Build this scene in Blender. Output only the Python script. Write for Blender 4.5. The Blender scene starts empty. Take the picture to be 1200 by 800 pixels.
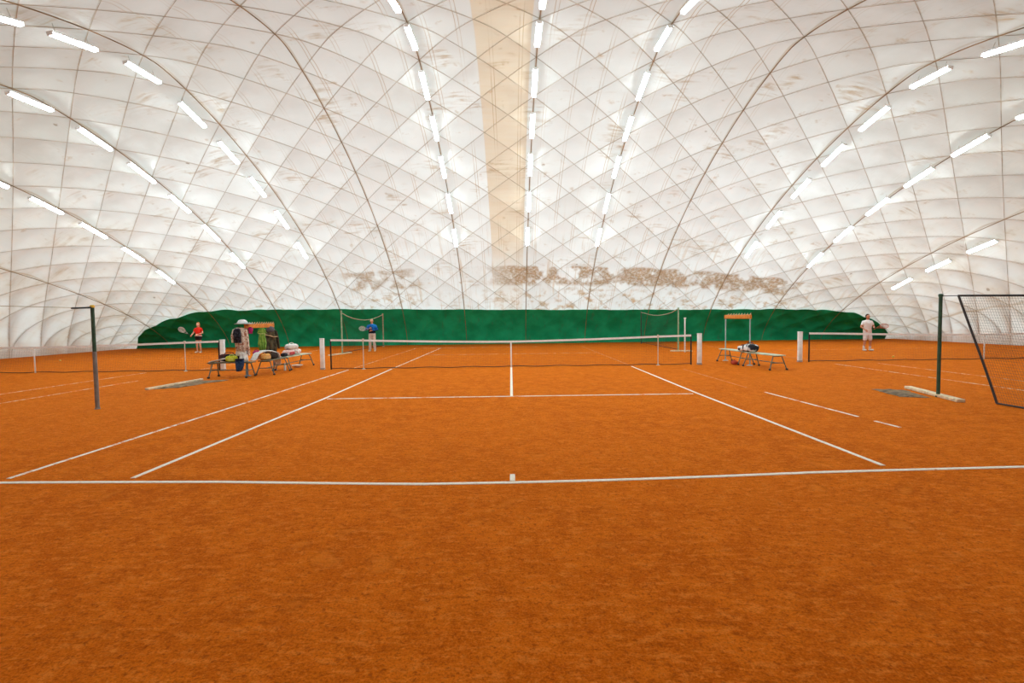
import bpy, bmesh, math, random
import numpy as np
from math import sin, cos, pi, radians, sqrt, hypot
from mathutils import Vector, Matrix, noise

random.seed(7)
scene = bpy.context.scene
COL = scene.collection

# ------------------------------------------------------------------ camera
CAM_F = 583.9330
CAM_P = (0.0040, -17.0346, 1.6782)
YAW, PITCH, ROLL = 0.0019363, 0.0469543, -0.0132355
fwd = Vector((sin(YAW) * cos(PITCH), cos(YAW) * cos(PITCH), -sin(PITCH)))
r0 = Vector((cos(YAW), -sin(YAW), 0)); u0 = r0.cross(fwd)
rt = cos(ROLL) * r0 + sin(ROLL) * u0; up = -sin(ROLL) * r0 + cos(ROLL) * u0
cam = bpy.data.cameras.new('camera'); co = bpy.data.objects.new('camera', cam); COL.objects.link(co)
cam.sensor_width = 36; cam.lens = CAM_F * 36 / 1200
M = Matrix((rt, up, -fwd)).transposed().to_4x4(); M.translation = Vector(CAM_P)
co.matrix_world = M
cam.clip_start = 0.05; cam.clip_end = 300
scene.camera = co

# ------------------------------------------------------------------ object helpers
def tag(o, label=None, cat=None, group=None, kind=None):
    if label: o['label'] = label
    if cat: o['category'] = cat
    if group: o['group'] = group
    if kind: o['kind'] = kind
    return o

def thing(name, loc, rz, label, cat, group=None):
    o = bpy.data.objects.new(name, None); COL.objects.link(o)
    o.empty_display_size = 0.1
    o.location = loc; o.rotation_euler = (0, 0, rz)
    return tag(o, label, cat, group)

class MB:
    def __init__(s): s.v = []; s.f = []
    def add(s, vs, fs):
        n = len(s.v); s.v += [tuple(v) for v in vs]; s.f += [tuple(i + n for i in f) for f in fs]; return s
    def box(s, c, size, rz=0.0, bev=0.0, taper=1.0, rx=0.0, ry=0.0):
        bm = bmesh.new(); bmesh.ops.create_cube(bm, size=1)
        for v in bm.verts:
            k = taper if v.co.z > 0 else 1
            v.co = Vector((v.co.x * size[0] * k, v.co.y * size[1] * k, v.co.z * size[2]))
        if bev: bmesh.ops.bevel(bm, geom=list(bm.edges), offset=bev, segments=2, affect='EDGES', profile=.5)
        R = Matrix.Rotation(rz, 3, 'Z') @ Matrix.Rotation(ry, 3, 'Y') @ Matrix.Rotation(rx, 3, 'X')
        bm.verts.index_update()
        vs = [R @ v.co + Vector(c) for v in bm.verts]
        fs = [[v.index for v in f.verts] for f in bm.faces]; bm.free()
        return s.add(vs, fs)
    def tube(s, pts, r, n=8, closed=False, cap=True, flat=1.0):
        P = [Vector(p) for p in pts]; m = len(P)
        rr = r if isinstance(r, (list, tuple)) else [r] * m
        vs = []; fs = []; prev = None
        for i in range(m):
            if closed: t = P[(i + 1) % m] - P[i - 1]
            else: t = P[min(i + 1, m - 1)] - P[max(i - 1, 0)]
            t.normalize()
            if prev is None:
                a = Vector((0, 0, 1)) if abs(t.z) < .9 else Vector((1, 0, 0))
                x = t.cross(a).normalized()
            else:
                x = prev - t * prev.dot(t)
                x = x.normalized() if x.length > 1e-6 else t.orthogonal().normalized()
            prev = x; y = t.cross(x)
            for k in range(n):
                an = 2 * pi * k / n
                vs.append(P[i] + x * cos(an) * rr[i] + y * sin(an) * rr[i] * flat)
        for i in range(m if closed else m - 1):
            j = (i + 1) % m
            for k in range(n):
                q = (k + 1) % n
                fs.append((i * n + k, i * n + q, j * n + q, j * n + k))
        if cap and not closed:
            fs.append(tuple(range(n))[::-1]); fs.append(tuple((m - 1) * n + k for k in range(n)))
        return s.add(vs, fs)
    def capsule(s, a, b, ra, rb, n=12):
        a = Vector(a); b = Vector(b); d = (b - a); L = d.length
        t = d / L if L > 1e-6 else Vector((0, 0, 1))
        pts = []; rr = []
        for k in range(5):
            an = pi / 2 * k / 4; pts.append(a - t * ra * cos(an)); rr.append(max(ra * sin(an), ra * .04))
        for k in range(5):
            an = pi / 2 * k / 4; pts.append(b + t * rb * sin(an)); rr.append(max(rb * cos(an), rb * .04))
        return s.tube(pts, rr, n)
    def ellip(s, c, rad, n=20, m=12, fn=None, rot=None):
        vs = []; fs = []
        for i in range(m + 1):
            ph = pi * i / m
            for k in range(n):
                th = 2 * pi * k / n
                p = Vector((sin(ph) * cos(th) * rad[0], sin(ph) * sin(th) * rad[1], cos(ph) * rad[2]))
                if fn: p = fn(p)
                if rot is not None: p = rot @ p
                vs.append(p + Vector(c))
        for i in range(m):
            for k in range(n):
                q = (k + 1) % n
                fs.append((i * n + k, (i + 1) * n + k, (i + 1) * n + q, i * n + q))
        return s.add(vs, fs)
    def lathe(s, prof, c=(0, 0, 0), n=24):
        vs = []; fs = []; m = len(prof)
        for r, z in prof:
            for k in range(n):
                an = 2 * pi * k / n; vs.append((c[0] + r * cos(an), c[1] + r * sin(an), c[2] + z))
        for i in range(m - 1):
            for k in range(n):
                q = (k + 1) % n; fs.append((i * n + k, i * n + q, (i + 1) * n + q, (i + 1) * n + k))
        fs.append(tuple(range(n))[::-1]); fs.append(tuple((m - 1) * n + k for k in range(n)))
        return s.add(vs, fs)
    def loft(s, rings):
        n = len(rings[0]); m = len(rings)
        vs = [p for r in rings for p in r]; fs = []
        for i in range(m - 1):
            for k in range(n):
                q = (k + 1) % n; fs.append((i * n + k, i * n + q, (i + 1) * n + q, (i + 1) * n + k))
        fs.append(tuple(range(n))[::-1]); fs.append(tuple((m - 1) * n + k for k in range(n)))
        return s.add(vs, fs)
    def mesh(s, name):
        me = bpy.data.meshes.new(name); me.from_pydata([tuple(v) for v in s.v], [], s.f); me.update(); return me
    def build(s, name, mat, parent=None, smooth=True, angle=40):
        me = s.mesh(name)
        bm = bmesh.new(); bm.from_mesh(me); bmesh.ops.recalc_face_normals(bm, faces=bm.faces)
        if smooth:
            ca = radians(angle)
            for e in bm.edges:
                if len(e.link_faces) == 2 and e.calc_face_angle(0) > ca: e.smooth = False
            for f in bm.faces: f.smooth = True
        bm.to_mesh(me); bm.free()
        o = bpy.data.objects.new(name, me); COL.objects.link(o)
        if mat: me.materials.append(mat)
        if parent: o.parent = parent
        return o

def dup(o, loc=None, rz=None):
    c = o.copy(); COL.objects.link(c)
    if loc is not None: c.location = loc
    if rz is not None: c.rotation_euler = (0, 0, rz)
    for ch in list(o.children):
        d = ch.copy(); COL.objects.link(d); d.parent = c
        for g in list(ch.children):
            e = g.copy(); COL.objects.link(e); e.parent = d
    return c

# ------------------------------------------------------------------ node helpers
class NT:
    def __init__(s, name):
        s.m = bpy.data.materials.new(name); s.m.use_nodes = True
        s.t = s.m.node_tree; s.t.nodes.clear()
        s.out = s.t.nodes.new('ShaderNodeOutputMaterial')
    def n(s, typ, **kw):
        nd = s.t.nodes.new(typ)
        for k, v in kw.items(): setattr(nd, k, v)
        return nd
    def link(s, a, b): s.t.links.new(a, b)
    def put(s, sock, v):
        if hasattr(v, 'is_linked') or isinstance(v, bpy.types.NodeSocket): s.link(v, sock)
        else: sock.default_value = v
    def math(s, op, a, b=0.0, c=0.0, clamp=False):
        nd = s.n('ShaderNodeMath', operation=op, use_clamp=clamp)
        s.put(nd.inputs[0], a); s.put(nd.inputs[1], b); s.put(nd.inputs[2], c); return nd.outputs[0]
    def step(s, x, e0, e1, o0=0.0, o1=1.0):
        nd = s.n('ShaderNodeMapRange', interpolation_type='SMOOTHSTEP')
        s.put(nd.inputs['Value'], x); s.put(nd.inputs['From Min'], e0); s.put(nd.inputs['From Max'], e1)
        s.put(nd.inputs['To Min'], o0); s.put(nd.inputs['To Max'], o1); return nd.outputs[0]
    def noise(s, vec, scale, detail=3.0, rough=.55):
        nd = s.n('ShaderNodeTexNoise'); nd.inputs['Scale'].default_value = scale
        nd.inputs['Detail'].default_value = detail; nd.inputs['Roughness'].default_value = rough
        s.link(vec, nd.inputs['Vector']); return nd.outputs['Fac']
    def vscale(s, vec, sc):
        nd = s.n('ShaderNodeMapping'); nd.inputs['Scale'].default_value = sc; s.link(vec, nd.inputs['Vector']); return nd.outputs[0]
    def mix(s, f, a, b, blend='MIX'):
        nd = s.n('ShaderNodeMix', data_type='RGBA', blend_type=blend)
        s.put(nd.inputs['Factor'], f)
        for sock, v in ((nd.inputs['A'], a), (nd.inputs['B'], b)) if False else ((nd.inputs[6], a), (nd.inputs[7], b)):
            s.put(sock, v if not isinstance(v, tuple) else (*v, 1.0)[:4])
        return nd.outputs[2]
    def coord(s, which='Object'):
        return s.n('ShaderNodeTexCoord').outputs[which]
    def bsdf(s, col, rough=.6, metal=0.0, bump=None, bstr=.2, bdist=.01, spec=.4):
        b = s.n('ShaderNodeBsdfPrincipled')
        s.put(b.inputs['Base Color'], col if not isinstance(col, tuple) else (*col, 1.0)[:4])
        s.put(b.inputs['Roughness'], rough); b.inputs['Metallic'].default_value = metal
        b.inputs['Specular IOR Level'].default_value = spec
        if bump is not None:
            bp = s.n('ShaderNodeBump'); bp.inputs['Strength'].default_value = bstr; bp.inputs['Distance'].default_value = bdist
            s.link(bump, bp.inputs['Height']); s.link(bp.outputs[0], b.inputs['Normal'])
        s.link(b.outputs[0], s.out.inputs[0]); return b

MATS = {}
def mat(name, col, rough=.6, metal=0.0, var=.12, scale=9.0, bump=.0, spec=.35):
    if name in MATS: return MATS[name]
    t = NT(name); c = t.coord()
    f = t.noise(c, scale, 4)
    k = 1 - var
    colr = t.mix(t.step(f, .35, .65), (col[0] * k, col[1] * k, col[2] * k), tuple(min(1, x * (1 + var * .6)) for x in col))
    t.bsdf(colr, rough, metal, bump=f if bump else None, bstr=bump, spec=spec)
    MATS[name] = t.m; return t.m

def emis(name, col, strength):
    t = NT(name); e = t.n('ShaderNodeEmission'); e.inputs[0].default_value = (*col, 1); e.inputs[1].default_value = strength
    t.link(e.outputs[0], t.out.inputs[0]); return t.m

# ------------------------------------------------------------------ the dome surface
DH, DXC, DL, DM, DYC, DDY, DN = 10.4875, -0.0789, 25.0978, 2.0442, -1.4460, 17.1333, 1.4648
LAT, LC = 1.94, 19.30
_ph = np.linspace(-pi / 2, pi / 2, 6001); _v = np.sin(_ph)
_b = np.maximum(1 - np.abs(_v) ** DN, 0) ** (1 / DN)
_y = DYC + DDY * _v
_s = np.r_[0, np.cumsum(np.hypot(np.diff(_y), np.diff(_b * DH)))]
S_END = float(_s[-1])
def arc(Y): return float(np.interp(Y, _y, _s))
def base_pt(th, s):
    th = np.asarray(th, float); s = np.asarray(s, float)
    su = np.sin(th); X = DXC + DL * su
    A = np.maximum(1 - np.abs(su) ** DM, 0) ** (1 / DM)
    Y = np.interp(s, _s, _y); B = np.interp(s, _s, _b)
    return np.stack([X + 0 * s, Y + 0 * th, DH * A * B], -1)
def th_of(X): return np.arcsin(np.clip((np.asarray(X, float) - DXC) / DL, -1, 1))
def dome(X=None, s=None, th=None, off=0.0, bulge=1.0):
    if th is None: th = th_of(X)
    th = np.asarray(th, float); s = np.asarray(s, float)
    th, s = np.broadcast_arrays(th, s)
    P = base_pt(th, s); e = 4e-3; es = 2e-2
    t1 = np.clip(th + e, -pi / 2, pi / 2); t0 = np.clip(th - e, -pi / 2, pi / 2)
    s1 = np.clip(s + es, 0, S_END); s0 = np.clip(s - es, 0, S_END)
    dt = (base_pt(t1, s) - base_pt(t0, s)) / (t1 - t0)[..., None]
    ds = (base_pt(th, s1) - base_pt(th, s0)) / (s1 - s0)[..., None]
    N = np.cross(dt, ds); L = np.linalg.norm(N, axis=-1, keepdims=True); N = N / np.maximum(L, 1e-9)
    C = P - np.array([DXC, DYC, -1.0])
    N = np.where((N * C).sum(-1, keepdims=True) < 0, -N, N)
    X = P[..., 0]
    dX = np.linalg.norm(dt, axis=-1) / np.maximum(DL * np.cos(th), .4)
    k = np.clip(np.sqrt(np.maximum(dX, 1)), 1, 2.6)
    a = (s + X - LC) / LAT; b = (s - X - LC) / LAT
    w = np.abs(np.sin(pi * a) * np.sin(pi * b)) ** .8
    w = w * (.25 + .75 * np.abs(np.sin(pi * (X - .97) / (2 * LAT))) ** .35)
    fade = np.clip(P[..., 2] / .7, 0, 1)
    D = BULGE * (1 + 1.1 * np.clip((np.abs(X) - 7) / 13, 0, 1)) * bulge * k ** 1.3 * w * fade
    Q = P + N * (D + off)[..., None]
    Q[..., 2] = np.maximum(Q[..., 2], 0)
    return Q
BULGE = 0.105

NTH, NS = 560, 400
th = np.linspace(-pi / 2, pi / 2, NTH)
# denser rings where the surface is steep
th = .5 * th + .5 * np.arcsin(np.linspace(-1, 1, NTH))
ss = np.linspace(0, S_END, NS)
TH, SS = np.meshgrid(th, ss)
Q = dome(th=TH, s=SS)
XX = DXC + DL * np.sin(TH)
me = bpy.data.meshes.new('ceiling')
nv = NTH * NS
idx = np.arange(nv).reshape(NS, NTH)
quads = np.stack([idx[:-1, :-1], idx[:-1, 1:], idx[1:, 1:], idx[1:, :-1]], -1).reshape(-1, 4)
me.vertices.add(nv); me.vertices.foreach_set('co', Q.reshape(-1).astype(np.float32))
me.loops.add(quads.size); me.loops.foreach_set('vertex_index', quads.reshape(-1).astype(np.int32))
me.polygons.add(len(quads)); me.polygons.foreach_set('loop_start', (np.arange(len(quads)) * 4).astype(np.int32))
me.polygons.foreach_set('loop_total', np.full(len(quads), 4, np.int32))
me.update(calc_edges=True)
uv = me.uv_layers.new(name='membrane')
uvs = np.stack([XX.reshape(-1), SS.reshape(-1)], -1)[quads.reshape(-1)]
uv.data.foreach_set('uv', uvs.reshape(-1).astype(np.float32))
me.polygons.foreach_set('use_smooth', np.ones(len(quads), bool))
ceiling = bpy.data.objects.new('ceiling', me); COL.objects.link(ceiling)
tag(ceiling, 'white cushioned membrane of the air-supported dome with brown stains', kind='structure')

def membrane_material():
    t = NT('dome_membrane')
    uvn = t.n('ShaderNodeUVMap'); uvn.uv_map = 'membrane'; U = uvn.outputs[0]
    sep = t.n('ShaderNodeSeparateXYZ'); t.link(U, sep.inputs[0]); X, S = sep.outputs[0], sep.outputs[1]
    # lattice distances
    def ldist(expr_a):            # distance to nearest integer
        return t.math('ABSOLUTE', t.math('SUBTRACT', expr_a, t.math('ROUND', expr_a)))
    a = t.math('DIVIDE', t.math('SUBTRACT', t.math('ADD', S, X), LC), LAT)
    b = t.math('DIVIDE', t.math('SUBTRACT', t.math('SUBTRACT', S, X), LC), LAT)
    da, db = ldist(a), ldist(b)
    n1 = t.noise(U, .55, 4, .6); n2 = t.noise(U, 2.2, 4, .6); n3 = t.noise(t.vscale(U, (.5, 3.2, 1)), 1.6, 5, .65)
    n4 = t.noise(t.vscale(U, (4.0, .22, 1)), 1.3, 4, .6); n5 = t.noise(U, .16, 2)
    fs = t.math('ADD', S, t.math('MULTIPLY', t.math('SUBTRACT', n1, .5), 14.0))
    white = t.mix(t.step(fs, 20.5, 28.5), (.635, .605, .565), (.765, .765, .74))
    white = t.mix(t.math('MULTIPLY', t.step(n5, .40, .62, 1.0, 0.0), .5), white, (.69, .675, .645))
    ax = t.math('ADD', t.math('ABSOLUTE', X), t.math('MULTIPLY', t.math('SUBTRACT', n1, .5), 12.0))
    white = t.mix(t.math('MULTIPLY', t.math('MULTIPLY', t.step(ax, 6.0, 16.0), t.step(fs, 28.0, 19.0)), .95), white, (.50, .455, .40))  # upper side corners darkened in the colour, standing in for lens falloff
    # slight panel-to-panel tint
    cellv = t.n('ShaderNodeCombineXYZ'); t.link(t.math('FLOOR', a), cellv.inputs[0]); t.link(t.math('FLOOR', b), cellv.inputs[1])
    wn = t.n('ShaderNodeTexWhiteNoise'); t.link(cellv.outputs[0], wn.inputs[0])
    col = t.mix(t.math('MULTIPLY', t.math('POWER', wn.outputs[0], 2.0), .4), white, (.59, .56, .52))
    # weathered warm strip of fabric beside the centre line
    strip = t.math('MULTIPLY', t.step(X, -1.02, -.98), t.step(X, .74, .78, 1.0, 0.0))
    strip = t.math('MULTIPLY', strip, t.step(S, 33.0, 36.5, 1.0, .25))
    col = t.mix(t.math('MULTIPLY', strip, t.step(n3, .2, .8, .75, 1.0)), col, (.66, .53, .385))
    # brown dirt clouds and smears
    d1 = t.math('MULTIPLY', t.step(n1, .52, .70), t.step(n3, .44, .66))
    col = t.mix(t.math('MULTIPLY', d1, .85), col, (.44, .31, .19))
    d2 = t.math('MULTIPLY', t.step(n2, .60, .74), t.step(n1, .44, .6))
    col = t.mix(t.math('MULTIPLY', d2, .5), col, (.42, .27, .14))
    # soiled band above the green curtain
    band = t.math('MULTIPLY', t.step(S, 35.5, 35.75), t.step(S, 37.0, 37.35, 1.0, 0.0))
    nb = t.noise(t.vscale(U, (1.0, .7, 1)), .85, 3, .55); nb2 = t.noise(U, 6.5, 4, .7)
    zone = t.math('MAXIMUM', t.math('MULTIPLY', t.step(X, -2.2, .5), t.step(X, 16.0, 19.0, 1.0, 0.0)), t.math('MULTIPLY', t.step(X, -10.2, -9.2), t.step(X, -6.5, -5.0, .8, 0.0)))
    band = t.math('MULTIPLY', band, t.math('ADD', zone, .12))
    bm_ = t.math('MULTIPLY', band, t.math('MULTIPLY', t.step(nb, .41, .53), t.step(nb2, .3, .62, .35, 1.0)))
    col = t.mix(t.math('MULTIPLY', bm_, .85), col, (.34, .20, .095))
    low = t.math('MULTIPLY', t.math('MULTIPLY', t.step(S, 37.2, 38.0), t.math('ADD', zone, .25)), t.math('MULTIPLY', t.step(nb, .44, .58), t.step(n2, .44, .62)))
    col = t.mix(t.math('MULTIPLY', low, .7), col, (.46, .29, .15))
    # run-off streaks near the foot
    st = t.math('MULTIPLY', t.step(n4, .55, .68), t.step(S, 29.0, 37.0))
    col = t.mix(t.math('MULTIPLY', st, .5), col, (.52, .35, .20))
    # browner towards both ends of the hall, uneven by noise
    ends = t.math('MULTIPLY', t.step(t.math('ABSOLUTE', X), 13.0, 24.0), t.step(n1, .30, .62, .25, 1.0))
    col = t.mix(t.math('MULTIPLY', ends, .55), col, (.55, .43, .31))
    # stains following the diagonal cables
    dg = t.math('MAXIMUM', t.step(da, .004, .018, 1.0, 0.0), t.step(db, .004, .018, 1.0, 0.0))
    col = t.mix(t.math('MULTIPLY', dg, t.step(n1, .35, .65, .25, .7)), col, (.40, .28, .18))
    # twin fabric welds running front to back
    xs = t.math('DIVIDE', t.math('SUBTRACT', X, .45), LAT / 2)
    wd = t.math('MULTIPLY', ldist(xs), LAT / 2)
    weld = t.math('MAXIMUM', t.step(t.math('ABSOLUTE', t.math('SUBTRACT', wd, .055)), .004, .018, 1.0, 0.0), 0.0)
    nw = t.noise(t.vscale(U, (1.1, .35, 1)), .8, 3)
    col = t.mix(t.math('MULTIPLY', t.math('MULTIPLY', weld, t.step(t.math('ABSOLUTE', X), 7.0, 12.0, 1.0, .12)), t.step(nw, .40, .62, .08, .72)), col, (.42, .26, .13))
    # rusty runs along the lamp cables
    xr = t.math('DIVIDE', t.math('SUBTRACT', X, .97), LAT * 2)
    rd = t.math('MULTIPLY', ldist(xr), LAT * 2)
    rust = t.math('MULTIPLY', t.step(rd, .015, .07, 1.0, 0.0), t.step(nw, .32, .6, .45, 1.0))
    col = t.mix(t.math('MULTIPLY', rust, .55), col, (.40, .25, .12))
    # small dark specks
    vo = t.n('ShaderNodeTexVoronoi'); vo.inputs['Scale'].default_value = .55; t.link(U, vo.inputs['Vector'])
    sp = t.math('MULTIPLY', t.step(vo.outputs['Distance'], .03, .055, 1.0, 0.0), t.step(n2, .5, .55))
    col = t.mix(t.math('MULTIPLY', sp, .7), col, (.25, .17, .10))
    dif = t.n('ShaderNodeBsdfDiffuse'); t.link(col, dif.inputs[0])
    tr = t.n('ShaderNodeBsdfTranslucent'); t.link(col, tr.inputs[0])
    bp = t.n('ShaderNodeBump'); bp.inputs['Strength'].default_value = .25; bp.inputs['Distance'].default_value = .03
    t.link(t.math('ADD', n3, t.math('MULTIPLY', n2, .5)), bp.inputs['Height']); t.link(bp.outputs[0], dif.inputs['Normal'])
    mx = t.n('ShaderNodeMixShader'); mx.inputs[0].default_value = TRANSL
    t.link(dif.outputs[0], mx.inputs[1]); t.link(tr.outputs[0], mx.inputs[2]); t.link(mx.outputs[0], t.out.inputs[0])
    return t.m
TRANSL = 0.30
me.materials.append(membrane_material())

# outline of the green curtain on the far wall: x, height
contour = [(-24.6, .0), (-24.2, .30), (-23.64, .72), (-22.81, 1.16), (-21.79, 1.52), (-20.79, 1.88), (-18.88, 2.27), (-17.41, 2.36),
           (-14.18, 2.37), (-7.93, 2.32), (.09, 2.19), (5.49, 2.12), (13.0, 2.02), (17.14, 1.98), (19.13, 1.91), (20.14, 1.82),
           (21.16, 1.67), (22.37, 1.31), (22.93, 1.09), (23.71, .69), (24.3, .35), (24.6, .0)]
cx_, cz_ = zip(*contour)

# cables of the net that holds the membrane, each a part of the dome
steel = mat('stained_cable', (.46, .36, .26), .7, var=.3, scale=2.0)
rusty = mat('rusty_strap', (.30, .18, .085), .75, var=.35, scale=1.5)
S_FROM = 9.0
def cable(X, s, r, m, name, bulge=1.0, off=-.012):
    keep = (s >= S_FROM) & (s <= S_END) & (np.abs(X - DXC) <= DL)
    if keep.sum() < 4: return
    X, s = X[keep], s[keep]
    P = dome(X=X, s=s, off=off, bulge=bulge)
    P = P[P[:, 2] > .002]
    if bulge: P = P[~((P[:, 1] > 10) & (np.abs(P[:, 0]) < 24.6) & (P[:, 2] < np.interp(P[:, 0], cx_, cz_)))]
    if len(P) < 4: return
    mb = MB(); mb.tube([tuple(q_) for q_ in P], r, 5, cap=False)
    mb.build(name, m, ceiling, smooth=True, angle=180)
thc = np.linspace(-pi / 2, pi / 2, 260)
thc = .5 * thc + .5 * np.arcsin(np.linspace(-1, 1, 260))
Xc_ = DXC + DL * np.sin(thc)
for k in range(-30, 31):
    c = LC + LAT * k
    sA = c - Xc_
    if ((sA > S_FROM) & (sA < S_END)).sum() > 6: cable(Xc_, sA, .0072, steel, 'diagonal_cable')
    sB = c + Xc_
    if ((sB > S_FROM) & (sB < S_END)).sum() > 6: cable(Xc_, sB, .0072, steel, 'diagonal_cable')
sl = S_FROM + (S_END - S_FROM) * np.sin(np.linspace(0, pi / 2, 220))
for j in range(-6, 7):
    X = .97 + LAT * 2 * j
    if abs(X) > 22.6: continue
    cable(np.full_like(sl, X), sl, .017, rusty, 'ridge_cable', 0.0, -.02)

# ------------------------------------------------------------------ green curtain at the foot of the far wall
thg = np.linspace(th_of(-24.58), th_of(24.58), 900); Xg = DXC + DL * np.sin(thg)
zt = np.interp(Xg, cx_, cz_)
zt = np.maximum(zt - .03 * np.abs(np.sin(pi * (Xg - .97) / (LAT * 2))) * 0 + .035 * np.abs(np.cos(pi * (Xg - .97) / 3.88)), 0)
Ag = np.maximum(1 - np.abs(np.sin(thg)) ** DM, 1e-6) ** (1 / DM)
bt = np.clip(zt / (DH * Ag), 0, .97)
half = len(_s) // 2
st_ = np.interp(bt, _b[half:][::-1], _s[half:][::-1])
NR = 26
rows_ = np.linspace(0, 1, NR)
SG = S_END + (st_[None, :] - S_END) * rows_[:, None]
TG = np.repeat(thg[None, :], NR, 0)
PG = dome(th=TG, s=SG, off=-.03, bulge=.5)
n = len(thg)
mb = MB(); mb.v = [tuple(q_) for q_ in PG.reshape(-1, 3)]
mb.f = [(i * n + k, i * n + k + 1, (i + 1) * n + k + 1, (i + 1) * n + k) for i in range(NR - 1) for k in range(n - 1)]
t = NT('green_curtain'); c = t.coord()
f1 = t.noise(c, 1.1, 4); f2 = t.noise(t.vscale(c, (3.0, 1, .5)), 2.0, 4)
colg = t.mix(t.step(f1, .3, .7), (.004, .30, .125), (.012, .44, .20))
colg = t.mix(t.math('MULTIPLY', t.step(f2, .56, .72), .45), colg, (.055, .15, .08))
t.bsdf(colg, .75, bump=f2, bstr=.2, spec=.2)
wall_back = mb.build('wall_back', t.m, None, smooth=True, angle=180)
tag(wall_back, 'dark green curtain band along the foot of the far dome wall', kind='structure')

# ------------------------------------------------------------------ clay floor
def clay_nodes(t):
    c = t.coord()
    n1 = t.noise(c, .35, 3); n2 = t.noise(c, 3.0, 5, .6); n3 = t.noise(c, 26.0, 5, .65); n4 = t.noise(t.vscale(c, (1, 2.2, 1)), 7.0, 5, .7)
    col = t.mix(t.step(n1, .35, .65), (.52, .106, .0035), (.585, .126, .0045))
    col = t.mix(t.step(n2, .42, .62), col, (.65, .148, .0065))
    col = t.mix(t.math('MULTIPLY', t.step(n4, .51, .62), .75), col, (.72, .200, .024))
    col = t.mix(t.math('MULTIPLY', t.step(n3, .53, .66), .75), col, (.28, .052, .003))
    col = t.mix(t.math('MULTIPLY', t.step(n3, .45, .34), .7), col, (.74, .21, .026))
    col = t.mix(t.math('MULTIPLY', t.step(n4, .46, .32), .45), col, (.30, .058, .004))
    n6 = t.noise(c, 75.0, 4, .7)
    col = t.mix(t.math('MULTIPLY', t.step(n6, .50, .62), .55), col, (.30, .058, .0035))
    col = t.mix(t.math('MULTIPLY', t.step(n6, .48, .38), .45), col, (.72, .19, .020))
    return c, n2, n3, n4, col
t = NT('red_clay'); c, n2, n3, n4, col = clay_nodes(t)
vo = t.n('ShaderNodeTexVoronoi'); vo.inputs['Scale'].default_value = 3.0; va = t.n('ShaderNodeVectorMath', operation='ADD'); nz = t.n('ShaderNodeTexNoise'); nz.inputs['Scale'].default_value = 2.4; nz.inputs['Detail'].default_value = 4; t.link(c, nz.inputs['Vector'])
t.link(t.vscale(c, (1.0, .8, 1)), va.inputs[0]); t.link(t.vscale(nz.outputs['Color'], (.45, .45, 0)), va.inputs[1]); t.link(va.outputs[0], vo.inputs['Vector'])
sepc = t.n('ShaderNodeSeparateColor'); t.link(vo.outputs['Color'], sepc.inputs[0])
rad = t.math('ADD', vo.outputs['Distance'], t.math('MULTIPLY', n4, .30))
foot = t.math('MULTIPLY', t.step(rad, .27, .44, 1.0, 0.0), t.step(sepc.outputs[0], .60, .64))
col = t.mix(t.math('MULTIPLY', t.math('MULTIPLY', foot, t.step(n3, .34, .56, .35, 1.0)), .40), col, (.74, .21, .022))
rim = t.math('MULTIPLY', t.math('MULTIPLY', t.step(rad, .34, .40), t.step(rad, .40, .48, 1.0, 0.0)), t.step(sepc.outputs[0], .60, .64))
col = t.mix(t.math('MULTIPLY', rim, .18), col, (.30, .06, .005))  # shading of the print edges put into the colour as a dark ring
hgt = t.math('ADD', t.math('MULTIPLY', n3, .6), t.math('ADD', n4, t.math('MULTIPLY', foot, -.5)))
t.bsdf(col, .92, bump=hgt, bstr=.8, bdist=.02, spec=.02)
clay_mat = t.m
mb = MB(); NX, NY = 60, 44
for j in range(NY + 1):
    for i in range(NX + 1):
        mb.v.append((-27 + 54 * i / NX, -20.5 + 38 * j / NY, 0))
mb.f = [(j * (NX + 1) + i, j * (NX + 1) + i + 1, (j + 1) * (NX + 1) + i + 1, (j + 1) * (NX + 1) + i) for j in range(NY) for i in range(NX)]
n0 = len(mb.v)
floor = mb.build('floor', clay_mat, None, smooth=False)
tag(floor, 'orange red clay court surface with scuffs', kind='structure')

# ------------------------------------------------------------------ court lines (tapes pressed into the clay)
def line_material(name, wear, col=(.83, .78, .68)):
    t = NT(name); c, n2, n3, n4, clay = clay_nodes(t)
    f = t.math('ADD', t.math('MULTIPLY', n4, .5), t.math('MULTIPLY', n2, .5))
    w = t.step(f, .62 - wear * .35, .70 - wear * .22)
    base = t.mix(t.step(n3, .4, .7), col, (col[0] * .9, col[1] * .82, col[2] * .7))
    t.bsdf(t.mix(w, base, clay), .8, spec=.2); return t.m
LM = [line_material('court_tape_clean', .10), line_material('court_tape_dusty', .42), line_material('court_tape_buried', .62, (.74, .56, .36)),
      line_material('court_tape_faint', .80, (.66, .42, .22))]
def court_line(pts, w, m, label, h=.006):
    P = [Vector((x, y, 0)) for x, y in pts]; vs = []
    for i, p_ in enumerate(P):
        d = (P[min(i + 1, len(P) - 1)] - P[max(i - 1, 0)]).normalized(); nrm = Vector((-d.y, d.x, 0))
        e = w / 2
        vs.append([p_ + nrm * e, p_ + nrm * (e - .004) + Vector((0, 0, h)), p_ - nrm * (e - .004) + Vector((0, 0, h)), p_ - nrm * e])
    mb = MB(); mb.loft(vs)
    o = mb.build('court_line', m, None, smooth=False)
    return tag(o, label, 'court line', 'court lines')
def seg(a, b, n=14): return [(a[0] + (b[0] - a[0]) * i / n, a[1] + (b[1] - a[1]) * i / n) for i in range(n + 1)]
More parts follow.
